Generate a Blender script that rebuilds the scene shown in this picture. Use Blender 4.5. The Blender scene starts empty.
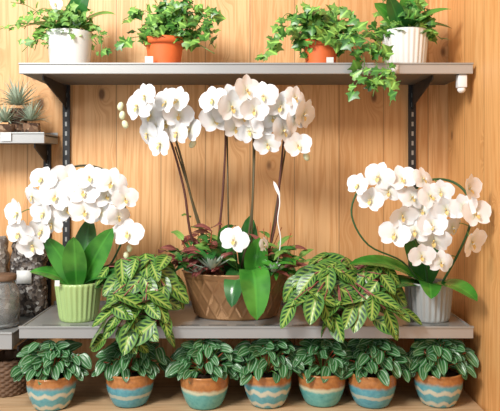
import bpy, math, random
from mathutils import Vector, Matrix, noise
R = random.Random(11)
V = Vector
scene = bpy.context.scene
scene.view_settings.view_transform = 'Standard'

# ------------------------------------------------------------ node helpers
class G:
    def __init__(s, name):
        s.mat = bpy.data.materials.new(name); s.mat.use_nodes = True
        s.nt = s.mat.node_tree; s.b = s.nt.nodes['Principled BSDF']
        s.out = s.nt.nodes['Material Output']
    def n(s, t): return s.nt.nodes.new(t)
    def put(s, sock, v):
        if v is None: return
        if isinstance(v, bpy.types.NodeSocket): s.nt.links.new(v, sock)
        else:
            if isinstance(v, (tuple, list)) and len(v) == 3 and sock.type == 'RGBA': v = (*v, 1)
            sock.default_value = v
    def m(s, op, a, b=None, c=None):
        n = s.n('ShaderNodeMath'); n.operation = op
        s.put(n.inputs[0], a); s.put(n.inputs[1], b)
        if c is not None: s.put(n.inputs[2], c)
        return n.outputs[0]
    def step(s, x, lo, hi):
        n = s.n('ShaderNodeMapRange'); n.interpolation_type = 'SMOOTHSTEP'
        s.put(n.inputs[0], x); s.put(n.inputs[1], lo); s.put(n.inputs[2], hi)
        return n.outputs[0]
    def mix(s, f, a, b, mode='MIX'):
        n = s.n('ShaderNodeMix'); n.data_type = 'RGBA'; n.blend_type = mode
        s.put(n.inputs[0], f); s.put(n.inputs[6], a); s.put(n.inputs[7], b)
        return n.outputs[2]
    def coord(s, w='Object'):
        return s.n('ShaderNodeTexCoord').outputs[w]
    def noise(s, v, scale=5, detail=3, rough=.5, dist=0):
        n = s.n('ShaderNodeTexNoise'); s.put(n.inputs['Vector'], v)
        n.inputs['Scale'].default_value = scale; n.inputs['Detail'].default_value = detail
        n.inputs['Roughness'].default_value = rough; n.inputs['Distortion'].default_value = dist
        return n.outputs[0]
    def sep(s, v):
        n = s.n('ShaderNodeSeparateXYZ'); s.put(n.inputs[0], v); return n.outputs
    def comb(s, x, y, z):
        n = s.n('ShaderNodeCombineXYZ')
        for i, k in enumerate((x, y, z)): s.put(n.inputs[i], k)
        return n.outputs[0]
    def bump(s, h, st=.3, d=.002):
        n = s.n('ShaderNodeBump'); n.inputs['Strength'].default_value = st
        n.inputs['Distance'].default_value = d; s.put(n.inputs['Height'], h)
        s.put(s.b.inputs['Normal'], n.outputs[0])
    def fin(s, col, rough=.5, metal=0, transl=0, tcol=None, spec=.5):
        s.put(s.b.inputs['Base Color'], col); s.put(s.b.inputs['Roughness'], rough)
        s.put(s.b.inputs['Metallic'], metal); s.b.inputs['Specular IOR Level'].default_value = spec
        if transl:
            t = s.n('ShaderNodeBsdfTranslucent'); s.put(t.inputs[0], tcol if tcol else col)
            mx = s.n('ShaderNodeMixShader'); mx.inputs[0].default_value = transl
            s.nt.links.new(s.b.outputs[0], mx.inputs[1]); s.nt.links.new(t.outputs[0], mx.inputs[2])
            s.nt.links.new(mx.outputs[0], s.out.inputs[0])
        return s.mat

def simple(name, col, rough=.5, metal=0, var=.12, scale=20, bump=0, transl=0, spec=.5):
    g = G(name); f = g.noise(g.coord(), scale)
    a = tuple(c*(1-var) for c in col); b = tuple(min(1, c*(1+var)) for c in col)
    if bump: g.bump(f, bump)
    return g.fin(g.mix(f, a, b), rough, metal, transl, spec=spec)

def chips(name, a, b, c3, scale, rough=.5):
    g = G(name); vo = g.n('ShaderNodeTexVoronoi'); vo.inputs['Scale'].default_value = scale; g.put(vo.inputs['Vector'], g.coord())
    r = g.sep(vo.outputs['Color'])[0]
    col = g.mix(g.step(r, .3, .6), a, b); col = g.mix(g.step(r, .8, .9), col, c3)
    g.bump(vo.outputs['Distance'], .8, .003)
    return g.fin(col, rough)

def wood(name, horiz, light, dark, board=.125, knotc=(.16, .065, .022), axis_y=False):
    g = G(name); x, y, z = g.sep(g.coord())[:3]
    if horiz: across, lng = y, x
    else: across, lng = (y if axis_y else x), z
    bi = g.m('FLOOR', g.m('DIVIDE', across, board))
    fr = g.m('FRACT', g.m('DIVIDE', across, board))
    wn = g.n('ShaderNodeTexWhiteNoise'); wn.noise_dimensions = '1D'; g.put(wn.inputs['W'], bi)
    r = wn.outputs['Value']
    off = g.m('MULTIPLY', r, 13.7)
    kv = g.comb(g.m('MULTIPLY', across, 9), g.m('MULTIPLY', g.m('ADD', lng, off), 5), bi)
    vo = g.n('ShaderNodeTexVoronoi'); vo.inputs['Scale'].default_value = 1; g.put(vo.inputs['Vector'], kv)
    dist = vo.outputs['Distance']
    knot = g.m('SUBTRACT', 1, g.step(dist, .05, .12))
    halo = g.m('SUBTRACT', 1, g.step(dist, .06, .38))
    gv = g.comb(g.m('ADD', g.m('MULTIPLY', across, 22), g.m('MULTIPLY', halo, .9)), g.m('MULTIPLY', g.m('ADD', lng, off), .9), bi)
    n1 = g.noise(gv, 1.5, 3, .5, .4)
    gv2 = g.comb(g.m('MULTIPLY', across, 150), g.m('MULTIPLY', lng, 3), bi)
    n2 = g.noise(gv2, 1.5, 2)
    rings = g.m('MULTIPLY_ADD', g.m('SINE', g.m('MULTIPLY', n1, 46)), .5, .5)
    rings = g.m('POWER', rings, 1.6)
    broad = g.noise(g.comb(g.m('MULTIPLY', across, 9), g.m('MULTIPLY', lng, .7), bi), 1, 2)
    f = g.m('ADD', g.m('MULTIPLY', rings, .5), g.m('ADD', g.m('MULTIPLY', n2, .25), g.m('MULTIPLY', broad, .35)))
    col = g.mix(f, light, dark)
    col = g.mix(g.m('MULTIPLY', r, .5), col, tuple(c*.86 for c in dark))
    col = g.mix(g.m('MULTIPLY', halo, .4), col, tuple(c*.8 for c in dark))
    col = g.mix(g.m('MULTIPLY', knot, .9), col, knotc)
    seam = g.m('SUBTRACT', 1, g.step(g.m('MINIMUM', fr, g.m('SUBTRACT', 1, fr)), .004, .022))
    col = g.mix(g.m('MULTIPLY', seam, .6), col, tuple(c*.4 for c in dark))
    g.bump(f, .15, .001)
    return g.fin(col, .5)

# ------------------------------------------------------------ materials
M_wall = wood('pine_boards', False, (.91, .575, .28), (.64, .30, .10), .14)
M_wallr = wood('pine_boards_warm', False, (.88, .50, .20), (.64, .28, .08), .16, axis_y=True)
M_bench = wood('bench_pine', True, (.68, .47, .28), (.46, .28, .14), .15)
M_metal = simple('shelf_metal', (.40, .41, .40), .38, .5, .15, 9)
M_metal_top = simple('shelf_galvanised', (.38, .39, .38), .3, .4, .3, 14)
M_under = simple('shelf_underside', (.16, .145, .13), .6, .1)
M_lip = simple('shelf_lip_metal', (.46, .46, .45), .3, .5, .12, 6)
M_black = simple('black_steel', (.02, .02, .022), .5)
M_white = simple('white_ceramic', (.80, .81, .78), .25, 0, .03)
M_plastic = simple('white_plastic', (.85, .85, .84), .4, 0, .02)
M_terra = simple('terracotta', (.74, .15, .035), .6, 0, .15, 30)
M_soil = simple('soil', (.045, .028, .018), .95, 0, .6, 120, .8)
M_greenpot = simple('sage_ceramic', (.38, .52, .20), .3, 0, .08)
M_greypot = simple('grey_ceramic', (.40, .42, .41), .4, 0, .08)
M_stem = simple('flower_stem', (.10, .08, .035), .5, 0, .3)
M_gstem = simple('green_stem', (.12, .26, .06), .5, 0, .2)
M_hoop = simple('hoop_stem_green', (.03, .10, .03), .45, 0, .2)
M_purple = simple('dark_spike', (.10, .035, .025), .5, 0, .3)
M_floor = simple('concrete_floor', (.35, .34, .32), .8, 0, .1, 6)
M_bag = chips('bark_in_film', (.04, .03, .025), (.14, .11, .09), (.42, .40, .37), 110, .22)
M_pebbles = chips('pebbles', (.13, .10, .08), (.28, .24, .20), (.5, .48, .44), 95, .3)
M_label = simple('paper_label', (.70, .70, .68), .6, 0, .15, 60)
M_till = simple('airplant_leaf', (.42, .50, .38), .7, 0, .2)
M_twig = simple('red_twig', (.36, .08, .03), .6)
M_succ = simple('succulent_leaf', (.38, .47, .38), .5, 0, .15)
M_bark = chips('bark_chips', (.07, .035, .02), (.20, .11, .06), (.35, .24, .15), 80, .8)
M_wicker = simple('wicker', (.16, .09, .05), .7, 0, .5, 60, .5)

def m_petal():
    g = G('orchid_petal'); u = g.sep(g.coord('UV'))
    c = g.mix(g.step(u[1], 0, .4), (.82, .83, .68), (.93, .94, .95))
    w = g.n('ShaderNodeTexWave'); w.inputs['Scale'].default_value = 5; g.put(w.inputs['Vector'], g.coord('UV'))
    g.bump(w.outputs[1], .06)
    return g.fin(c, .45, 0, .15, (.93, .94, .92))
M_petal = m_petal()
M_lip_f = simple('orchid_lip', (.80, .55, .20), .5, 0, .4, 200)
M_bud = simple('orchid_bud', (.72, .76, .50), .5, 0, .1)

def m_leaf(name, base, light, transl=.12, rough=.32, vein=.5, sc=18):
    g = G(name); u = g.sep(g.coord('UV')); a = g.m('ABSOLUTE', g.m('SUBTRACT', g.m('MULTIPLY', u[0], 2), 1))
    nz = g.step(g.noise(g.coord(), sc, 2), .3, .7)
    c = g.mix(nz, base, light)
    mid = g.m('SUBTRACT', 1, g.step(a, .02, .14))
    c = g.mix(g.m('MULTIPLY', mid, vein), c, tuple(min(1, k*1.9) for k in light))
    return g.fin(c, rough, 0, transl)
M_oleaf = m_leaf('orchid_leaf', (.03, .17, .02), (.08, .32, .04), .12, .2, .25)
M_oleafd = m_leaf('orchid_leaf_dark', (.02, .11, .025), (.045, .19, .035), .1, .2, .25)
M_ivy = m_leaf('ivy_leaf', (.06, .20, .03), (.24, .45, .09), .18, .36, .7, 40)
M_ivyd = m_leaf('ivy_leaf_old', (.025, .11, .02), (.09, .25, .04), .12, .33, .6, 40)
M_burg = m_leaf('burgundy_leaf', (.13, .03, .03), (.28, .10, .08), .1, .35, .8)
M_fern = m_leaf('small_foliage', (.09, .25, .04), (.26, .46, .10), .2, .45, .3)

def m_maranta():
    g = G('prayer_plant_leaf'); u = g.sep(g.coord('UV'))
    a = g.m('ABSOLUTE', g.m('SUBTRACT', g.m('MULTIPLY', u[0], 2), 1))
    s = g.m('FRACT', g.m('MULTIPLY', g.m('SUBTRACT', u[1], g.m('MULTIPLY', a, .24)), 6.5))
    s2 = g.m('ABSOLUTE', g.m('SUBTRACT', s, .5))
    blotch = g.m('MULTIPLY', g.m('SUBTRACT', 1, g.step(s2, .22, .36)), g.m('MULTIPLY', g.step(a, .16, .30), g.m('SUBTRACT', 1, g.step(a, .66, .86))))
    c = g.mix(g.noise(g.coord(), 26, 2), (.11, .27, .035), (.27, .47, .07))
    c = g.mix(g.step(a, .55, .98), c, (.06, .20, .035))
    c = g.mix(blotch, c, (.012, .06, .016))
    vein = g.step(s2, .465, .495)
    c = g.mix(g.m('MULTIPLY', vein, .4), c, (.48, .26, .14))
    mid = g.m('SUBTRACT', 1, g.step(a, .03, .10))
    c = g.mix(mid, c, (.45, .47, .14))
    ge = g.n('ShaderNodeNewGeometry')
    c = g.mix(g.m('MULTIPLY', ge.outputs['Backfacing'], .8), c, (.22, .07, .07))
    g.bump(s2, .3, .002)
    return g.fin(c, .32, 0, .1)
M_mar = m_maranta()
M_marb = simple('prayer_plant_stalk', (.30, .09, .08), .5)

def m_pep():
    g = G('peperomia_leaf'); u = g.sep(g.coord('UV'))
    a = g.m('ABSOLUTE', g.m('SUBTRACT', g.m('MULTIPLY', u[0], 2), 1))
    w = g.m('ABSOLUTE', g.m('SUBTRACT', g.m('FRACT', g.m('ADD', g.m('MULTIPLY', a, 1.6), .08)), .5))
    st = g.m('MULTIPLY', g.step(w, .28, .45), g.m('SUBTRACT', 1, g.step(a, .85, 1)))
    c = g.mix(g.noise(g.coord(), 25, 2), (.02, .10, .03), (.06, .21, .055))
    c = g.mix(g.m('MULTIPLY', st, .65), c, (.42, .58, .42))
    g.bump(w, .4, .002)
    return g.fin(c, .3, 0, .1)
M_pep = m_pep()

def m_glaze(kind):
    g = G('glazed_pot_' + kind); u = g.sep(g.coord('UV')); nz = g.noise(g.coord(), 32, 4, .6)
    v = g.m('ADD', u[1], g.m('MULTIPLY', g.m('SUBTRACT', nz, .5), .18))
    n2 = g.noise(g.coord(), 90, 3)
    brown = g.mix(n2, (.24, .09, .03), (.56, .25, .08))
    if kind == 'teal':
        c = g.mix(n2, (.04, .26, .27), (.20, .52, .48))
        c = g.mix(g.step(v, .46, .56), c, (.55, .58, .42))
        c = g.mix(g.step(v, .56, .66), c, brown)
    elif kind == 'blue':
        c = g.mix(n2, (.03, .20, .30), (.16, .46, .52))
        band = g.m('SUBTRACT', 1, g.step(g.m('ABSOLUTE', g.m('SUBTRACT', v, .36)), .03, .08))
        c = g.mix(g.m('MULTIPLY', band, .7), c, (.55, .54, .40))
        c = g.mix(g.step(v, .58, .70), c, brown)
    else:
        tri = g.m('ABSOLUTE', g.m('SUBTRACT', g.m('FRACT', g.m('MULTIPLY', u[0], 10)), .5))
        zz = g.m('FRACT', g.m('ADD', g.m('MULTIPLY', v, 2.8), g.m('MULTIPLY', tri, .5)))
        zz = g.m('ABSOLUTE', g.m('SUBTRACT', zz, .5))
        c = g.mix(g.m('MULTIPLY', g.step(zz, .08, .28), .95), (.56, .56, .44), g.mix(n2, (.03, .24, .32), (.15, .45, .50)))
        c = g.mix(g.step(v, .64, .80), c, brown)
    return g.fin(c, .16)
M_gl = {k: m_glaze(k) for k in ('teal', 'blue', 'zigzag')}

def m_copper():
    g = G('bronze_planter_glaze'); f = g.noise(g.coord(), 25, 3)
    return g.fin(g.mix(f, (.22, .11, .05), (.42, .23, .10)), .32, .4)
M_copper = m_copper()
def m_glass():
    g = G('jar_glass'); g.b.inputs['Transmission Weight'].default_value = .9
    return g.fin(g.mix(g.noise(g.coord(), 9), (.82, .84, .83), (.92, .93, .92)), .04)
M_glass = m_glass()

# ------------------------------------------------------------ mesh builder
class MB:
    def __init__(s): s.v = []; s.f = []; s.mi = []; s.uv = []; s.mats = []
    def mid(s, m):
        if m not in s.mats: s.mats.append(m)
        return s.mats.index(m)
    def add(s, vs, fs, m, uvs=None):
        o = len(s.v); k = s.mid(m); s.v += [tuple(x) for x in vs]
        s.uv += uvs if uvs else [(.5, .5)]*len(vs)
        for f in fs: s.f.append(tuple(i+o for i in f)); s.mi.append(k)
    def build(s, name, parent=None, smooth=True, bevel=0):
        me = bpy.data.meshes.new(name); me.from_pydata(s.v, [], s.f)
        for m in s.mats: me.materials.append(m)
        me.polygons.foreach_set('material_index', s.mi)
        me.polygons.foreach_set('use_smooth', [smooth]*len(s.f))
        uvl = me.uv_layers.new(name='UVMap')
        li = [0]*len(me.loops); me.loops.foreach_get('vertex_index', li)
        flat = []
        for i in li: flat += s.uv[i]
        uvl.data.foreach_set('uv', flat)
        me.update()
        ob = bpy.data.objects.new(name, me); scene.collection.objects.link(ob)
        if parent: ob.parent = parent
        if bevel:
            b = ob.modifiers.new('bevel', 'BEVEL'); b.width = bevel; b.segments = 2; b.limit_method = 'ANGLE'
        return ob

def empty(name):
    e = bpy.data.objects.new(name, None); e.empty_display_size = .05; scene.collection.objects.link(e)
    return e

def box(mb, x0, x1, y0, y1, z0, z1, m):
    vs = [(x, y, z) for z in (z0, z1) for y in (y0, y1) for x in (x0, x1)]
    mb.add(vs, [(0, 2, 3, 1), (4, 5, 7, 6), (0, 1, 5, 4), (2, 6, 7, 3), (0, 4, 6, 2), (1, 3, 7, 5)], m)

def lathe(mb, c, prof, m, seg=48, rib=0, nrib=0, oval=1, fn=None):
    c = V(c); vs = []; uvs = []; n = len(prof)
    zs = [p[1] for p in prof]; z0, z1 = min(zs), max(zs)
    for i, (r, z) in enumerate(prof):
        for j in range(seg+1):
            a = 2*math.pi*j/seg; rr = r
            if rib and .05 < (z-z0)/(z1-z0) < .93: rr = r*(1+rib*math.cos(nrib*a))
            if fn: rr = r*(1+fn(a, (z-z0)/(z1-z0)))
            vs.append(c+V((rr*math.cos(a), rr*oval*math.sin(a), z))); uvs.append((j/seg, (z-z0)/(z1-z0)))
    fs = [(i*(seg+1)+j, i*(seg+1)+j+1, (i+1)*(seg+1)+j+1, (i+1)*(seg+1)+j) for i in range(n-1) for j in range(seg)]
    mb.add(vs, fs, m, uvs)

def disk(mb, c, r, m, oval=1, seg=32, lump=.004):
    vs = [V(c)+V((0, 0, lump))]; rings = 4
    for k in range(1, rings+1):
        for j in range(seg):
            a = 2*math.pi*j/seg; q = r*k/rings
            vs.append(V(c)+V((q*math.cos(a), q*oval*math.sin(a), R.uniform(-1, 1)*lump if k < rings else 0)))
    fs = [(0, 1+j, 1+(j+1) % seg) for j in range(seg)]
    for k in range(rings-1):
        for j in range(seg):
            a = 1+k*seg+j; b = 1+k*seg+(j+1) % seg
            fs.append((a, a+seg, b+seg, b))
    mb.add(vs, fs, m)

def catmull(pts, n=6):
    P = [V(p) for p in pts]; P = [P[0]*2-P[1]]+P+[P[-1]*2-P[-2]]; out = []
    for i in range(1, len(P)-2):
        for k in range(n):
            t = k/n; a, b, c, d = P[i-1:i+3]
            out.append(.5*((2*b)+(c-a)*t+(2*a-5*b+4*c-d)*t*t+(3*b-a-3*c+d)*t**3))
    out.append(P[-2]); return out

def tube(mb, pts, r, m, seg=6, r2=None, smooth=5):
    ps = catmull(pts, smooth) if smooth > 1 else [V(p) for p in pts]
    vs = []; n = len(ps)
    for i, p in enumerate(ps):
        d = (ps[min(i+1, n-1)]-ps[max(i-1, 0)])
        if d.length < 1e-7: d = V((0, 0, 1))
        d.normalize(); s = d.cross(V((.13, .9, .3))).normalized(); t = d.cross(s)
        rr = r+(r2-r)*i/(n-1) if r2 is not None else r
        for j in range(seg):
            a = 2*math.pi*j/seg; vs.append(p+s*math.cos(a)*rr+t*math.sin(a)*rr)
    fs = [(i*seg+j, i*seg+(j+1) % seg, (i+1)*seg+(j+1) % seg, (i+1)*seg+j) for i in range(n-1) for j in range(seg)]
    fs += [tuple(range(seg))[::-1], tuple((n-1)*seg+k for k in range(seg))]
    mb.add(vs, fs, m); return ps

def ellip(mb, c, rad, m, axis=V((0, 0, 1)), L=1.0, seg=10, rings=6):
    q = V((0, 0, 1)).rotation_difference(V(axis).normalized()); vs = []
    for i in range(rings+1):
        th = math.pi*i/rings
        for j in range(seg):
            a = 2*math.pi*j/seg
            vs.append(V(c)+q @ V((rad*math.sin(th)*math.cos(a), rad*math.sin(th)*math.sin(a), rad*L*math.cos(th))))
    fs = [(i*seg+j, (i+1)*seg+j, (i+1)*seg+(j+1) % seg, i*seg+(j+1) % seg) for i in range(rings) for j in range(seg)]
    mb.add(vs, fs, m)

def sn(x): return max(0.0, math.sin(x))
PROF = {
 'oval': lambda t: sn(math.pi*t**.85)**.65,
 'petal': lambda t: max(.14*(1-t), sn(math.pi*t**.95)**.5),
 'sepal': lambda t: max(.2*(1-t), sn(math.pi*t**.85)**.6),
 'point': lambda t: 1.75*(t**.55)*((1-t)**.85) if 0 < t < 1 else 0,
 'heart': lambda t: 1.55*(t**.38)*((1-t)**.62) if 0 < t < 1 else 0,
 'spike': lambda t: (1-t)**.8,
 'strap': lambda t: sn(math.pi*(.12+.88*t)**1.1)**.6 if t < 1 else 0,
}
def leaf(mb, base, d, up, L, W, m, droop=.5, fold=.12, shape='oval', nv=8, nu=4, grav=(0, 0, -1), wave=0):
    p = V(base); d = V(d).normalized(); up = V(up); g = V(grav)
    s = d.cross(up)
    if s.length < .05: s = d.cross(V((.3, -1, .2)))
    s.normalize(); vs = []; uvs = []; f = PROF[shape]; ph = R.uniform(0, 6)
    for i in range(nv+1):
        t = i/nv; w = W/2*max(f(t), .015); n = s.cross(d).normalized()
        for j in range(nu+1):
            u = -1+2*j/nu
            vs.append(p+s*u*w+n*(abs(u)*w*fold+(wave*W*math.sin(t*9+ph+u*2)*abs(u) if wave else 0)))
            uvs.append(((u+1)/2, t))
        p = p+d*(L/nv); d = (d+g*(droop/nv)).normalized()
    k = nu+1
    fs = [(i*k+j, i*k+j+1, (i+1)*k+j+1, (i+1)*k+j) for i in range(nv) for j in range(nu)]
    mb.add(vs, fs, m, uvs)

IV = [(0, 0), (.22, -.2), (.5, -.1), (.44, .16), (.8, .38), (.42, .5), (.28, .66), (0, 1.05)]
IV = IV+[(-x, y) for x, y in IV[1:-1][::-1]]
def ivyleaf(mb, base, d, up, S, m):
    d = V(d).normalized(); s = d.cross(V(up))
    if s.length < .05: s = d.cross(V((.3, -1, .2)))
    s.normalize(); n = s.cross(d).normalized()
    vs = [V(base)+d*.35*S+n*.08*S]; uvs = [(.5, .3)]
    for x, y in IV:
        vs.append(V(base)+s*x*S+d*y*S-n*(x*x*.15*S)); uvs.append((.5+x*.5, y))
    k = len(IV); mb.add(vs, [(0, 1+i, 1+(i+1) % k) for i in range(k)], m, uvs)

# flower template
def flower_template():
    t = MB(); Z = V((0, 0, 1))
    for ang, L, W, sh, zo, dr in ((90, 1.0, .84, 'sepal', -.05, .25), (222, .96, .76, 'sepal', -.05, .3), (318, .96, .76, 'sepal', -.05, .3),
                                  (14, 1.08, 1.24, 'petal', .03, .4), (166, 1.08, 1.24, 'petal', .03, .4)):
        a = math.radians(ang); d = V((math.cos(a), math.sin(a), .24))
        leaf(t, V((0, 0, zo))+d*.04, d, Z, L, W, M_petal, dr, -.10 if sh == 'petal' else .12, sh, 8, 6, (0, 0, -1), .014)
    for ang in (30, 150):
        a = math.radians(ang); leaf(t, (0, -.04, .1), (math.cos(a), math.sin(a), 1.4), Z, .26, .2, M_petal, -.3, .2, 'oval', 4, 2)
    leaf(t, (0, -.05, .08), (0, -.7, .8), Z, .42, .26, M_lip_f, 1.0, .3, 'sepal', 4, 2)
    ellip(t, (0, .02, .14), .07, M_lip_f, (0, .2, 1), 1.5, 8, 5)
    return t
FT = flower_template()
def flower(mb, c, face, r):
    f = V(face).normalized(); x = V((0, 0, 1)).cross(f).normalized(); y = f.cross(x)
    rot = Matrix((x, y, f)).transposed() @ Matrix.Rotation(R.uniform(-.4, .4), 3, 'Z')
    sx = r*R.uniform(.93, 1.05); cup = R.uniform(-.25, .3); vs = []
    for p in FT.v:
        q = V(p); q.z += cup*(q.x*q.x+q.y*q.y); vs.append(V(c)+rot @ (q*sx))
    o = len(mb.v); ids = [mb.mid(m) for m in FT.mats]
    mb.v += [tuple(v) for v in vs]; mb.uv += FT.uv
    for fc, mi in zip(FT.f, FT.mi): mb.f.append(tuple(i+o for i in fc)); mb.mi.append(ids[mi])
def flowers(parent, pts, stems, r, centre=None, spread=.65):
    mb = MB(); st = MB()
    for p in pts:
        p = V(p); out = (p-V(centre)) if centre else V((0, 0, 0))
        face = V((out.x*3.2+R.uniform(-spread, spread), -1, out.z*1.2+R.uniform(-.5, .4)))
        flower(mb, p, face, r*R.uniform(.86, 1.1))
        q = min(stems, key=lambda s: (s-p).length); b = p-face.normalized()*.004
        tube(st, [q, (q+b)/2+V((0, .006, .008)), b], .0013, M_gstem, 5)
    mb.build('blossoms', parent); st.build('pedicels', parent)

# ------------------------------------------------------------ room
def wallbox(name, x0, x1, y0, y1, z0, z1, m):
    mb = MB(); box(mb, x0, x1, y0, y1, z0, z1, m); return mb.build(name, smooth=False)
wallbox('wall_back', -1.6, .622, 0, .05, 0, 2.7, M_wall)
wallbox('wall_right', .622, .67, -1.6, .05, 0, 2.7, M_wallr)
wallbox('floor', -1.6, .67, -3.2, .05, -.05, 0, M_floor)

# ------------------------------------------------------------ shelving
def shelf(parent, name, x0, x1, yf, top, lip, under, slots=True):
    mb = MB()
    box(mb, x0, x1, yf+.004, -.012, top-.006, top, M_metal_top)
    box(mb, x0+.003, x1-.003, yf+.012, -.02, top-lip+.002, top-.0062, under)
    box(mb, x0, x1, yf, yf+.010, top-lip, top+.004, M_lip)
    box(mb, x0-.001, x1+.001, yf-.003, yf+.006, top+.001, top+.006, M_metal)
    box(mb, x0, x0+.004, yf+.0102, -.012, top-lip*.9, top+.003, M_metal)
    box(mb, x1-.004, x1, yf+.0102, -.012, top-lip*.9, top+.003, M_metal)
    box(mb, x0, x1, -.016, -.012, top, top+.012, M_metal)
    if slots:
        for x in [x0+.05+i*.075 for i in range(int((x1-x0-.06)/.075))]:
            box(mb, x, x+.05, yf+.02, yf+.024, top+.0002, top+.0008, M_black)
            box(mb, x, x+.05, yf+.035, yf+.039, top+.0002, top+.0008, M_black)
    return mb.build(name, parent, smooth=False, bevel=.0012)
rack = empty('metal_shelving_unit')
shelf(rack, 'upper_shelf', -.632, .610, -.27, 1.790, .024, M_under, False)
shelf(rack, 'lower_shelf', -.612, .592, -.325, 1.0825, .026, M_under)
rack2 = empty('side_metal_shelving_unit')
shelf(rack2, 'upper_shelf', -1.15, -.60, -.15, 1.607, .026, M_under, False)
shelf(rack2, 'lower_shelf', -1.15, -.640, -.30, 1.06, .04, M_under, False)

def upright(x, parent, levels, zt):
    mb = MB()
    box(mb, x-.011, x+.011, -.012, -.0005, 1.0, zt, M_black)
    for i in range(int((zt-1.02)/.03)): z = 1.01+i*.03; box(mb, x-.003, x+.003, -.0128, -.0122, z, z+.014, M_metal)
    for top, yf, dd in levels:
        t = .002; vs = []
        for sx in (-t, t):
            vs += [(x+sx, -.012, top), (x+sx, yf, top), (x+sx, yf, top-.012), (x+sx, -.04, top-dd*.8), (x+sx, -.012, top-dd)]
        mb.add(vs, [(0, 1, 2, 3, 4), (9, 8, 7, 6, 5)]+[(i, i+5, (i+1) % 5+5, (i+1) % 5) for i in range(5)], M_black)
    return mb.build('upright_bracket', parent, smooth=False)
for x in (-.575, .508): upright(x, rack, ((1.766, -.24, .075), (1.056, -.28, .03)), 1.785)
for x in (-.635, -1.0): upright(x, rack2, ((1.581, -.13, .06), (1.02, -.27, .03)), 1.60)
mb = MB(); box(mb, .573, .597, -.262, -.235, 1.73, 1.7655, M_plastic)
ellip(mb, (.585, -.2485, 1.725), .012, M_plastic, L=.8); mb.build('price_clip', rack, bevel=.002)
mb = MB(); box(mb, .385, .405, -.2745, -.2735, 1.767, 1.79, M_label); mb.build('shelf_tag', rack)

mb = MB(); box(mb, -.95, .615, -.62, -.004, .846, .871, M_bench)
for x in (-.9, .57):
    for y in (-.58, -.06): box(mb, x-.025, x+.025, y-.025, y+.025, 0, .8458, M_bench)
box(mb, -.87, .54, -.6, -.575, .77, .8458, M_bench)
mb.build('wooden_bench', smooth=False, bevel=.002)

# ------------------------------------------------------------ pots
def pot(parent, c, r, h, m, rb=.8, rib=0, nrib=0, rim=.0, soil=.86, oval=1, name='pot', fn=None, seg=64, n=14):
    mb = MB(); prof = [(.001, 0), (r*rb*.95, 0)]
    for i in range(n+1):
        t = i/n; prof.append((r*(rb+(1-rb)*t), .004+(h-.004)*t))
    if rim:
        prof[-1] = (r, h*.80); prof = [p for p in prof if p[1] <= h*.80]
        prof += [(r+rim, h*.80), (r+rim*1.2, h)]
    rr = prof[-1][0]; prof += [(rr-.004, h+.001), (rr-.007, h-.004), (r*.9, h*.75)]
    lathe(mb, c, prof, m, seg, rib, nrib, oval, fn)
    mb.build(name, parent)
    mb = MB(); disk(mb, V(c)+V((0, 0, h*soil)), r*.93, M_soil, oval); mb.build('soil', parent)

def bigleaves(parent, specs, mats=(M_oleaf, M_oleafd), name='leaves'):
    mb = MB()
    for i, (b, d, L, W, dr) in enumerate(specs):
        up = V((0, -.45, 1)) if abs(V(d).normalized().z) < .8 else V((0, -1, .2))
        leaf(mb, b, d, up, L, W, mats[i % len(mats)], dr, .22, 'strap', 12, 6)
    return mb.build(name, parent)

# ---- left arched orchid
SH = 1.0828
e = empty('arched_orchid_in_green_pot')
pot(e, (-.483, -.215, SH), .065, .106, M_greenpot, .80, .025, 26, seg=156)
hp = [(-.50, -.215, 1.17), (-.575, -.215, 1.28), (-.602, -.215, 1.37), (-.585, -.215, 1.446), (-.534, -.215, 1.497), (-.469, -.215, 1.515), (-.403, -.215, 1.497), (-.364, -.215, 1.446), (-.35, -.215, 1.35), (-.385, -.215, 1.25), (-.45, -.215, 1.17)]
mb = MB(); sp = tube(mb, hp, .0028, M_hoop, 8)
tube(mb, [V(p)+V((.004, -.005, .002)) for p in hp[:9]], .002, M_stem, 6); mb.build('hoop_stem', e)
fl = [(-.632, 1.328), (-.63, 1.385), (-.60, 1.43), (-.568, 1.383), (-.565, 1.478), (-.530, 1.430), (-.505, 1.478), (-.505, 1.395), (-.455, 1.440), (-.435, 1.482), (-.398, 1.430), (-.378, 1.468), (-.341, 1.425), (-.360, 1.375), (-.335, 1.328), (-.60, 1.295), (-.575, 1.335), (-.45, 1.39), (-.545, 1.355), (-.48, 1.45), (-.41, 1.385)]
flowers(e, [(x, -.245-R.uniform(0, .04), z) for x, z in fl], sp, .040, (-.47, -.23, 1.36))
mb = MB()
for c in ((-.335, -.24, 1.285), (-.345, -.235, 1.265)): ellip(mb, c, .008, M_bud, (0, 0, -1), 1.4)
mb.build('buds', e)
bigleaves(e, [((-.47, -.22, 1.18), (.42, -.25, .95), .20, .068, .5), ((-.475, -.21, 1.18), (.75, -.3, .55), .23, .07, 1.4),
              ((-.49, -.22, 1.18), (-.35, -.15, .9), .16, .062, .6), ((-.485, -.20, 1.18), (.1, .2, 1), .19, .07, .3),
              ((-.485, -.23, 1.18), (.05, -.35, .95), .155, .068, .3), ((-.46, -.22, 1.175), (.9, -.15, .25), .16, .06, .9), ((-.50, -.21, 1.175), (-.8, -.1, .7), .13, .055, .9)])
mb = MB(); box(mb, -.53, -.517, -.2825, -.2815, 1.187, 1.203, M_label); tube(mb, [(-.523, -.2805, 1.195), (-.505, -.245, 1.16)], .0012, M_plastic); mb.build('plant_tag', e, False)

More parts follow.
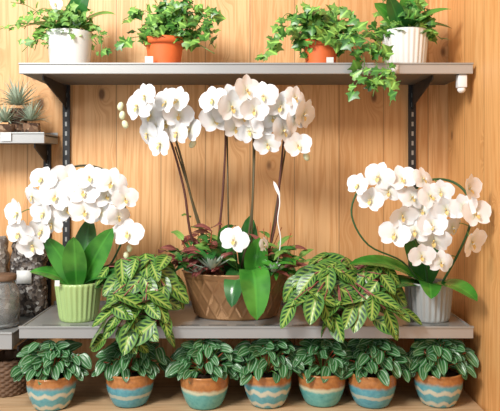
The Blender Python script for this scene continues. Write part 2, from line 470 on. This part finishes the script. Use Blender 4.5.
# ---- right arched orchid
e = empty('arched_orchid_in_grey_pot')
pot(e, (.503, -.215, SH), .066, .106, M_greypot, .86, .03, 24, seg=168)
h1 = [(.50, -.22, 1.17), (.48, -.25, 1.26), (.43, -.29, 1.34), (.425, -.30, 1.415), (.465, -.31, 1.47), (.53, -.31, 1.475), (.572, -.33, 1.44), (.58, -.34, 1.37), (.562, -.31, 1.29), (.525, -.25, 1.18)]
h2 = [(.49, -.22, 1.17), (.42, -.26, 1.25), (.32, -.29, 1.30), (.275, -.29, 1.38), (.295, -.29, 1.45), (.35, -.29, 1.485), (.42, -.29, 1.48)]
mb = MB(); sp = tube(mb, h1, .0034, M_hoop, 8); sp = sp+tube(mb, h2, .0026, M_hoop, 8); mb.build('hoop_stem', e)
fr = [(.28, 1.463), (.335, 1.485), (.36, 1.447), (.312, 1.425), (.394, 1.478), (.42, 1.43), (.447, 1.478), (.452, 1.395), (.395, 1.385), (.43, 1.345), (.492, 1.448), (.505, 1.402), (.48, 1.32), (.445, 1.28), (.527, 1.353), (.538, 1.41), (.548, 1.455), (.553, 1.322), (.566, 1.391), (.497, 1.262), (.378, 1.335), (.47, 1.36), (.463, 1.435)]
flowers(e, [(x, (-.345 if x < .53 else -.395)-R.uniform(0, .03), z) for x, z in fr], sp, .038, (.43, -.3, 1.38))
bigleaves(e, [((.49, -.22, 1.18), (-.9, -.35, .75), .26, .066, .9), ((.49, -.22, 1.175), (-.75, -.5, .35), .2, .06, .8),
              ((.51, -.23, 1.18), (.35, -.9, .35), .19, .062, .9), ((.5, -.2, 1.18), (-.3, -.1, 1), .2, .065, .3), ((.5, -.23, 1.18), (-.2, -.9, .45), .13, .06, 1.3),
              ((.50, -.2, 1.18), (.15, -.1, 1), .16, .06, .4)])

# ---- central planter
e = empty('orchid_arrangement_in_oval_bronze_planter')
def emboss(a, v):
    if v < .08 or v > .86: return .03 if v >= .86 and v < .999 else 0
    p = a*20/(2*math.pi); q = (v-.08)/.78*1.5
    d1 = abs(((p+q) % 1)-.5); d2 = abs(((p-q) % 1)-.5)
    return .026*max(0, 1-min(d1, d2)*6)
pot(e, (-.04, -.17, SH), .150, .130, M_copper, .78, oval=.62, name='planter', fn=emboss, seg=440, n=36)
SZ = SH+.115
mb = MB(); allst = []
stems = [
 [(-.10, -.17, SZ), (-.165, -.18, 1.30), (-.188, -.19, 1.445), (-.222, -.20, 1.575), (-.25, -.21, 1.64), (-.30, -.22, 1.675), (-.335, -.23, 1.65)],
 [(-.095, -.16, SZ), (-.15, -.17, 1.35), (-.195, -.185, 1.53), (-.215, -.20, 1.61), (-.20, -.22, 1.65), (-.16, -.235, 1.62)],
 [(-.07, -.17, SZ), (-.088, -.17, 1.3), (-.077, -.18, 1.45), (-.07, -.19, 1.6), (-.08, -.2, 1.66), (-.115, -.21, 1.68)],
 [(-.03, -.15, SZ), (.002, -.16, 1.35), (.01, -.17, 1.5), (.008, -.19, 1.62), (-.005, -.21, 1.70), (-.04, -.22, 1.68)],
 [(.03, -.17, SZ), (.07, -.17, 1.33), (.088, -.18, 1.5), (.10, -.19, 1.62), (.115, -.2, 1.69), (.14, -.22, 1.67)],
]
for i, s in enumerate(stems): allst += tube(mb, s, .0042, M_purple if i % 2 == 0 else M_stem, 7, .0022)
for x0, x1, z in ((-.09, -.215, 1.57), (-.06, -.066, 1.63), (.0, .016, 1.62), (.04, .108, 1.6)):
    tube(mb, [(x0, -.165, SZ-.02), (x1, -.178, z)], .0024, M_stem, 6, smooth=1)
mb.build('flower_spikes', e)
fc = [(-.30, 1.70), (-.275, 1.654), (-.242, 1.685), (-.285, 1.604), (-.232, 1.635), (-.195, 1.655), (-.2, 1.606), (-.245, 1.575), (-.165, 1.615), (-.325, 1.675), (-.21, 1.69), (-.26, 1.62),
      (-.107, 1.69), (-.012, 1.714), (-.055, 1.672), (-.098, 1.640), (-.041, 1.62), (.012, 1.665), (.04, 1.70), (.0, 1.61), (.062, 1.648), (.049, 1.575), (-.055, 1.695), (.03, 1.625), (-.02, 1.65), (-.07, 1.66),
      (.13, 1.695), (.122, 1.64), (.132, 1.57), (.09, 1.675), (.09, 1.61), (.145, 1.655)]
pts = []
for x, z in fc:
    y = -.318 if z > 1.695 else (-.285-R.uniform(0, .02) if z > 1.66 else -.235-R.uniform(0, .04))
    pts.append((x*(.93 if z > 1.66 else 1), y, z))
flowers(e, pts, allst, .042, (-.06, -.2, 1.66), .7)
mb = MB(); flower(mb, (-.043, -.262, 1.31), (-.1, -1, .15), .038); flower(mb, (.038, -.25, 1.295), (.9, -.6, .1), .024)
for c in ((-.355, -.24, 1.655), (-.348, -.235, 1.63), (-.36, -.24, 1.68), (.158, -.23, 1.54), (-.16, -.235, 1.575)): ellip(mb, c, .009, M_bud, (R.uniform(-1, 1), 0, -1), 1.4)
mb.build('low_blossoms', e)
mb = MB(); tube(mb, [(-.03, -.18, SZ), (-.045, -.22, 1.26), (-.043, -.257, 1.308)], .002, M_gstem)
tube(mb, [(.02, -.18, SZ), (.035, -.22, 1.25), (.036, -.248, 1.293)], .002, M_gstem); mb.build('low_stems', e)
bigleaves(e, [((.0, -.20, 1.205), (.12, -.85, .75), .21, .084, 3.8), ((-.02, -.20, 1.205), (-.28, -.9, .6), .15, .062, 3.2),
              ((.01, -.20, 1.20), (.12, -.4, 1), .13, .066, .3), ((-.02, -.18, 1.20), (-.5, -.35, .7), .15, .055, .8),
              ((.03, -.17, 1.2), (.8, -.3, .35), .12, .055, .8), ((-.01, -.15, 1.2), (.05, .1, 1), .17, .06, .3),
              ((.02, -.19, 1.2), (.4, -.6, .6), .11, .05, .9), ((-.05, -.17, 1.2), (-.2, -.1, 1), .14, .05, .5)])
mb = MB()
for i in range(120):
    c = V((-.145+R.gauss(0, .04), -.20+R.gauss(0, .03), 1.222+abs(R.gauss(0, .05))))
    if c.x < -.21: c.z = max(c.z, 1.25)
    a = R.uniform(0, 6.28); d = V((math.cos(a), math.sin(a)*.8-.3, R.uniform(-.2, .7)))
    leaf(mb, c, d, (0, -.6, 1), R.uniform(.045, .075), R.uniform(.022, .036), (M_burg, M_oleafd, M_burg, M_oleafd, M_fern)[i % 5], .9, .15, 'point', 6, 2, wave=.08)
for i in range(18):
    b = V((-.12+R.uniform(-.03, .03), -.18, SZ)); tube(mb, [b, b+V((R.uniform(-.07, .03), R.uniform(-.05, .02), R.uniform(.05, .15)))], .0014, M_twig, 5, smooth=2)
for i in range(80):
    c = V((.085+R.gauss(0, .03), -.19+R.gauss(0, .03), 1.215+abs(R.gauss(0, .032))))
    a = R.uniform(0, 6.28); d = V((math.cos(a), math.sin(a)*.8-.3, R.uniform(-.1, .8)))
    leaf(mb, c, d, (0, -.6, 1), R.uniform(.045, .07), R.uniform(.018, .032), (M_fern, M_burg, M_oleaf, M_oleafd)[i % 4], .9, .15, 'point', 6, 2)
for i in range(7):
    b = V((.06+R.uniform(-.04, .04), -.16, SZ)); tube(mb, [b, b+V((R.uniform(-.05, .07), R.uniform(-.04, .02), R.uniform(.08, .2)))], .0011, M_twig, 5, smooth=2)
mb.build('mixed_foliage', e)
mb = MB()
for c, n, L in (((-.105, -.262, 1.228), 26, .062), ((-.145, -.235, 1.21), 18, .045), ((.065, -.245, 1.218), 16, .045)):
    for i in range(n):
        a = i*2.4; k = i/n; d = V((math.cos(a), math.sin(a), .2+1.6*(1-k)))
        leaf(mb, c, d, (0, -.1, 1), L*(.6+.5*k), .017, M_succ, -.2, .3, 'point', 5, 2)
mb.build('succulent_rosettes', e)
mb = MB(); tube(mb, [(.07, -.20, SZ), (.086, -.22, 1.30), (.078, -.22, 1.36), (.084, -.215, 1.41), (.080, -.20, 1.445)], .0018, M_plastic)
leaf(mb, (.066, -.212, 1.472), (.45, 0, -1), (0, -1, 0), .05, .010, M_plastic, .2, 0, 'oval', 6, 2)
mb.build('plant_label', e)

# ---- prayer plants
def maranta(name, c, hills, r_pot):
    e = empty(name); pot(e, c, r_pot, .085, M_bark, .8, name='nursery_pot')
    mb = MB(); st = MB(); top = V(c)+V((0, 0, .07))
    for hc, rad, n in hills:
        hc = V(hc)
        for i in range(n):
            k = (i+.5)/n; th = i*2.399
            zz = 1-1.25*k; rr = math.sqrt(max(0, 1-zz*zz))
            nrm = V((rr*math.cos(th), rr*math.sin(th), zz))
            if nrm.y > .55: nrm.y *= -.7
            p = hc+V((nrm.x*rad[0], nrm.y*rad[1], nrm.z*rad[2]))*R.uniform(.82, 1.08)
            n2 = (nrm+V((R.uniform(-.5, .5), -.55+R.uniform(-.3, .3), .55))).normalized()
            dn = V((nrm.x*1.5+R.uniform(-.95, .95), nrm.y*.6-.25, -.35+R.uniform(-.5, .45)))
            if dn.length < .2: dn = V((.5, -.3, -.3))
            dn = (dn-n2*dn.dot(n2)).normalized()
            L = R.uniform(.062, .102)
            b = p-dn*L*.45
            inshelf = lambda q: q.z < 1.093 and q.y > -.34
            if inshelf(b) or inshelf(p+dn*L*.6):
                if p.y < -.30: b.y = min(b.y, -.352); dn.y = -abs(dn.y)*.2; dn.normalize()
                else: b.z = max(b.z, 1.12); dn.z = max(dn.z, -.15); dn.normalize()
            leaf(mb, b, dn, n2, L, L*R.uniform(.48, .60), M_mar, R.uniform(.2, .8) if not p.y < -.3 else .15, R.choice((.05, .2, .35)), 'oval', 9, 4, wave=.02)
            mid = (top+b)/2+V((0, -.01, .035))
            tube(st, [top+V((R.uniform(-.02, .02), R.uniform(-.02, .02), 0)), mid, b], .0016, M_marb, 5, smooth=3)
    mb.build('leaves', e); st.build('leaf_stalks', e)
maranta('prayer_plant', (-.272, -.235, SH), [((-.285, -.25, 1.17), (.095, .085, .095), 38), ((-.335, -.36, 1.07), (.06, .02, .10), 14), ((-.255, -.36, 1.09), (.05, .02, .09), 9), ((-.35, -.25, 1.20), (.06, .05, .05), 8)], .05)
maranta('prayer_plant', (.235, -.225, SH), [((.22, -.24, 1.17), (.105, .085, .085), 38), ((.33, -.25, 1.165), (.09, .08, .075), 24), ((.31, -.36, 1.11), (.12, .02, .06), 13), ((.16, -.36, 1.13), (.06, .02, .045), 6)], .05)

# ------------------------------------------------------------ bench planters with peperomia
BT = .8712
def pep(x, y, kind, s=1):
    e = empty('peperomia_in_glazed_pot'); mb = MB(); c = V((x, y, BT)); r = .065*s
    prof = [(.001, 0), (r*.62, 0), (r*.70, .004)]
    for i in range(12):
        t = i/11; prof.append((r*(.72+.28*sn(t*math.pi*.62)**.9), .006+.078*t))
    rr = prof[-1][0]; prof += [(rr+.002, .087), (rr-.001, .090), (rr-.006, .088), (rr-.008, .07)]
    lathe(mb, c, prof, M_gl[kind], 48); mb.build('pot', e)
    mb = MB(); disk(mb, c+V((0, 0, .078)), rr*.92, M_soil); mb.build('soil', e)
    mb = MB(); st = MB(); top = c+V((0, 0, .08))
    n = 84
    for i in range(n):
        k = (i+.5)/n; th = i*2.399+R.uniform(-.3, .3); el = math.radians(88-94*k**.8)
        rad = R.uniform(.72, 1.12)
        p = top+V((math.cos(th)*math.cos(el)*.092*rad, math.sin(th)*math.cos(el)*.066*rad, .016+math.sin(el)*.074*rad))
        out = V((math.cos(th), math.sin(th), 0))
        d = out*.9+V((R.uniform(-.6, .6), -.3, .35-.8*k+R.uniform(-.5, .5))); up = V((R.uniform(-.4, .4), -1.2, .9))+out*.3
        L = R.uniform(.034, .052); dn = d.normalized(); b = p-dn*L*.5
        hi = max(b.z, (b+dn*L).z)
        if hi > 1.048 and b.y > -.36: b.z -= hi-1.048
        leaf(mb, b, d, up, L, L*.72, M_pep, .6, .25, 'heart', 8, 6, wave=.03)
        tube(st, [top, (top+b)/2+V((0, 0, .008)), b], .0015, M_twig if i % 2 else M_gstem, 5, smooth=2)
    mb.build('leaves', e); st.build('leaf_stalks', e)
for x, y, k in ((-.53, -.31, 'zigzag'), (-.325, -.285, 'blue'), (-.122, -.30, 'teal'), (.047, -.29, 'zigzag'), (.195, -.28, 'teal'), (.33, -.29, 'blue'), (.51, -.285, 'zigzag')):
    pep(x, y, k)

# ------------------------------------------------------------ upper shelf plants
US = 1.7903
def ivy(name, x, y, potr, poth, pm, n, spread, rb=.78, rim=.004, hang=(), rib=0, mleaf=(M_ivy, M_ivyd), size=.028, up=1.0, build_pot=True, parent=None, core=80):
    e = parent or empty(name); c = V((x, y, US))
    if build_pot: pot(e, c, potr, poth, pm, rb, rib, 26, rim, seg=104 if rib else 48)
    mb = MB(); st = MB(); top = c+V((0, 0, poth*.9))
    runs = []
    for i in range(n):
        a = R.uniform(0, 6.28); rch = R.uniform(.4, 1)*spread
        dx, dy = math.cos(a), math.sin(a)*.5-.2
        pts = [top]; h = R.uniform(.02, .10)*up; sg = R.uniform(0, 1)
        for k in (1, 2, 3, 4):
            t = k/4; q = top+V((dx*rch*t, dy*rch*t, h*math.sin(t*2.6)-(.06*t*t)*sg))
            q += V((R.uniform(-1, 1), R.uniform(-1, 1), R.uniform(-1, 1)))*.010
            q.y = max(-.262 if q.z < 1.80 else -.31, min(q.y, -.03)); q.z = max(q.z, 1.808); pts.append(q)
        runs.append(pts)
    runs += [[V(p) for p in h] for h in hang]
    for pts in runs:
        ps = tube(st, pts, .0012, M_gstem, 5, smooth=4)
        for i in range(2, len(ps), 1):
            for r in range(2):
                if R.random() < .44: continue
                o = V((R.uniform(-1, 1), R.uniform(-1, .5), R.uniform(-.6, 1)))*.018
                d = V((R.uniform(-1, 1), R.uniform(-.8, .2), R.uniform(-1, .5)))
                b = ps[i]+o
                if b.z < 1.81 and b.y > -.29: b.z = 1.812; d.z = abs(d.z)
                if b.y > -.3 and b.z < 1.82: d.z = abs(d.z)
                ivyleaf(mb, b, d, (R.uniform(-.5, .5), -1, R.uniform(.1, 1)), R.uniform(.55, 1.15)*size, mleaf[0 if R.random() < .6 else -1])
    for i in range(core):
        a = R.uniform(0, 6.28); q = R.random()**.5
        b = top+V((math.cos(a)*q*potr*1.35, math.sin(a)*q*potr*1.1, R.uniform(0, .05)*up*(1.2-q)))
        ivyleaf(mb, b, (math.cos(a), math.sin(a)-.3, R.uniform(-.6, .6)), (0, -1, .8), R.uniform(.7, 1.1)*size, mleaf[0 if R.random() < .5 else -1])
    mb.build('ivy_leaves', e); st.build('vines', e); return e

e = ivy('ivy_in_terracotta_pot', -.248, -.16, .056, .092, M_terra, 16, .15,
    hang=[[(-.25, -.18, 1.88), (-.16, -.2, 1.93), (-.10, -.2, 1.95)], [(-.25, -.18, 1.88), (-.17, -.2, 1.87), (-.10, -.22, 1.83)], [(-.25, -.18, 1.88), (-.33, -.2, 1.88), (-.38, -.22, 1.84)], [(-.25, -.18, 1.9), (-.22, -.18, 1.97), (-.16, -.2, 1.99)], [(-.25, -.18, 1.9), (-.30, -.18, 1.96), (-.36, -.2, 1.93)]], up=1.2, core=65)
mb = MB(); box(mb, -.295, -.272, -.2225, -.2215, 1.80, 1.822, M_label); mb.build('pot_label', e, False)
e = ivy('ivy_in_terracotta_pot', .205, -.16, .052, .085, M_terra, 16, .15,
    hang=[[(.2, -.18, 1.87), (.12, -.2, 1.90), (.06, -.22, 1.85), (.035, -.24, 1.815)], [(.2, -.2, 1.87), (.27, -.25, 1.86), (.31, -.275, 1.81), (.30, -.299, 1.76), (.275, -.302, 1.715)],
          [(.2, -.2, 1.87), (.28, -.25, 1.88), (.35, -.28, 1.83), (.37, -.298, 1.78), (.385, -.302, 1.73), (.375, -.302, 1.675)], [(.2, -.2, 1.87), (.29, -.25, 1.86), (.34, -.285, 1.80), (.34, -.30, 1.75), (.33, -.302, 1.70)], [(.2, -.2, 1.87), (.30, -.2, 1.86), (.36, -.2, 1.85)], [(.2, -.2, 1.87), (.16, -.2, 1.94), (.10, -.2, 1.93)]], up=1.05, core=65)
mb = MB(); box(mb, .215, .235, -.2185, -.2175, 1.80, 1.82, M_label); mb.build('pot_label', e, False)

e = empty('orchid_in_white_pot')
pot(e, (-.525, -.15, US), .066, .112, M_white, .84)
bigleaves(e, [((-.52, -.15, 1.89), (.7, -.3, .8), .17, .06, 1.2), ((-.53, -.15, 1.89), (.35, -.2, 1), .16, .06, .6), ((-.53, -.15, 1.89), (-.8, -.2, .7), .14, .055, 1.3), ((-.53, -.16, 1.89), (-.2, -.8, .7), .09, .05, 1.2)])
mb = MB(); s = tube(mb, [(-.53, -.15, 1.89), (-.57, -.15, 1.98), (-.54, -.17, 2.03), (-.5, -.18, 2.0)], .0025, M_gstem); mb.build('stem', e)
flowers(e, [(-.545, -.22, 1.97), (-.56, -.2, 2.0)], s, .020)
ivy('', -.54, -.15, .06, .105, None, 10, .12, mleaf=(M_fern, M_ivy), size=.02, build_pot=False, parent=e, core=70,
    hang=[[(-.54, -.17, 1.90), (-.62, -.2, 1.92), (-.70, -.22, 1.90), (-.715, -.24, 1.87)], [(-.52, -.17, 1.90), (-.45, -.2, 1.92), (-.42, -.22, 1.87), (-.415, -.23, 1.82)], [(-.54, -.17, 1.90), (-.60, -.22, 1.87), (-.63, -.25, 1.83)], [(-.54, -.17, 1.90), (-.63, -.18, 1.97), (-.68, -.2, 1.98)]])
e = empty('leafy_plant_in_white_ribbed_pot')
pot(e, (.452, -.15, US), .067, .115, M_white, .84, .02, 26, seg=156)
bigleaves(e, [((.45, -.15, 1.9), (.7, -.3, .8), .15, .055, 1.0), ((.45, -.15, 1.9), (.8, -.2, .45), .14, .055, 1.0), ((.45, -.15, 1.9), (-.6, -.2, .9), .13, .05, .8), ((.45, -.16, 1.9), (.1, -.8, .7), .10, .05, 1.3), ((.45, -.15, 1.9), (.1, -.1, 1), .15, .055, .4), ((.44, -.15, 1.9), (-.3, -.3, 1), .12, .05, .8)])
ivy('', .45, -.15, .06, .11, None, 13, .11, size=.026, build_pot=False, parent=e, core=80, up=1.2)

# ------------------------------------------------------------ left rack items
def airplant(x, y, z, s, n=60):
    e = empty('air_plant'); mb = MB()
    for i in range(n):
        a = i*2.399; k = i/n; d = V((math.cos(a)*(.3+k), math.sin(a)*(.3+k), 1.15-1.0*k))
        leaf(mb, (x, y, z+.015*s), d, (0, -.1, 1), s*.075*R.uniform(.8, 1.2), .010*s, M_till, R.choice((.3, .9, -.2)), .4, 'spike', 6, 2)
    mb.build('rosette', e)
    mb = MB(); lathe(mb, (x, y, 1.6076), [(.001, 0), (.022, 0), (.028, .01), (.026, max(.02, z-1.6)), (.018, max(.02, z-1.6)), (.001, max(.018, z-1.602))], M_bark, 20); mb.build('cork_base', e)
airplant(-.70, -.085, 1.68, 1.15); airplant(-.655, -.10, 1.635, .9); airplant(-.725, -.12, 1.63, .9)
mb = MB(); box(mb, -.725, -.695, -.1555, -.1535, 1.588, 1.612, M_label); mb.build('price_label', rack2, smooth=False)

def bag(name, c, sx, sy, sz, m, label=True):
    mb = MB(); vs = []; n = 16; k = 32
    for i in range(n+1):
        t = i/n; z = -1+2*t; w = (1-abs(z)**4)**.5 if abs(z) < 1 else .0
        for j in range(k):
            a = 2*math.pi*j/k; ca, sa = math.cos(a), math.sin(a)
            x = math.copysign(abs(ca)**.55, ca); y = math.copysign(abs(sa)**.7, sa)*(w if i else .7)
            q = V((x*sx*(.90+.10*w), y*sy, (z+1)*sz)); q += V((1, 1, .3))*noise.noise(q*45+V(c))*.008*(0 if i == 0 else 1)
            vs.append(V(c)+q)
    fs = [(i*k+j, i*k+(j+1) % k, (i+1)*k+(j+1) % k, (i+1)*k+j) for i in range(n) for j in range(k)]+[tuple(range(k))[::-1]]
    mb.add(vs, fs, m)
    if label: box(mb, c[0]-sx*.5, c[0]+sx*.35, c[1]-sy-.005, c[1]-sy-.003, c[2]+sz*.9, c[2]+sz*1.25, M_label)
    return mb.build(name)
LS = 1.0605
bag('bark_substrate_bag', (-.670, -.075, LS+.003), .052, .028, .112, M_bag, True)
bag('bark_substrate_bag', (-.79, -.075, LS+.003), .055, .028, .12, M_pebbles, False)
# glass jar with pebbles
e = empty('glass_jar'); jc = (-.705, -.205, LS+.001)
mb = MB(); lathe(mb, jc, [(.001, 0), (.046, 0), (.050, .006), (.052, .05), (.050, .10), (.040, .120), (.038, .130), (.036, .130), (.037, .118), (.047, .098), (.0485, .05), (.046, .008), (.001, .004)], M_glass, 40); mb.build('jar_body', e)
mb = MB(); lathe(mb, jc, [(.001, .0045), (.0450, .0085), (.0470, .05), (.0465, .075), (.001, .080)], M_pebbles, 32); mb.build('pebble_fill', e)
mb = MB(); lathe(mb, jc, [(.001, .1302), (.041, .1302), (.042, .134), (.042, .143), (.038, .146), (.001, .146)], M_wicker, 40); mb.build('lid', e)
# wicker basket on the bench
def weave(a, v): return .035*math.sin(a*16+(math.pi if int(v*14) % 2 else 0))+.012*math.sin(v*14*math.pi*2)
def basket(c, r, h):
    e = empty('wicker_basket'); n = 42
    mb = MB(); prof = [(.001, 0)]+[(r*(.82+.18*math.sin(i/n*1.5)), .002+h*i/n) for i in range(n+1)]+[(r*1.02, h+.006), (r*.95, h+.008), (r*.90, h-.004), (r*.85, h*.6)]
    lathe(mb, c, prof, M_wicker, 160, fn=weave); mb.build('basket', e)
    mb = MB(); disk(mb, V(c)+V((0, 0, h*.8)), r*.86, M_bark, lump=.008); mb.build('bark_fill', e)
basket((-.690, -.19, BT), .066, .095)
basket((-.84, -.22, BT), .066, .095)

# ------------------------------------------------------------ light & camera
w = bpy.data.worlds.new('shop_daylight'); scene.world = w; w.use_nodes = True
bgn = w.node_tree.nodes['Background']; bgn.inputs[0].default_value = (.98, .985, 1, 1); bgn.inputs[1].default_value = .60
def area(name, loc, tgt, size, power, col=(1, 1, 1)):
    l = bpy.data.lights.new(name, 'AREA'); l.size = size; l.energy = power; l.color = col
    o = bpy.data.objects.new(name, l); scene.collection.objects.link(o); o.location = loc
    o.rotation_euler = (V(tgt)-V(loc)).to_track_quat('-Z', 'Y').to_euler()
area('ceiling_light', (-1.0, -1.9, 2.8), (0, 0, 1.3), .6, 64, (1, .975, .94))
area('window_light', (-2.4, -2.6, 2.2), (0, 0, 1.3), 1.6, 22, (1, .99, .97))
cam = bpy.data.cameras.new('camera'); co = bpy.data.objects.new('camera', cam); scene.collection.objects.link(co)
co.location = (0, -2.07, 1.5); co.rotation_euler = (math.pi/2, 0, 0)
cam.lens = 47.4; cam.sensor_width = 36; cam.shift_y = -.069; cam.clip_start = .05
scene.camera = co
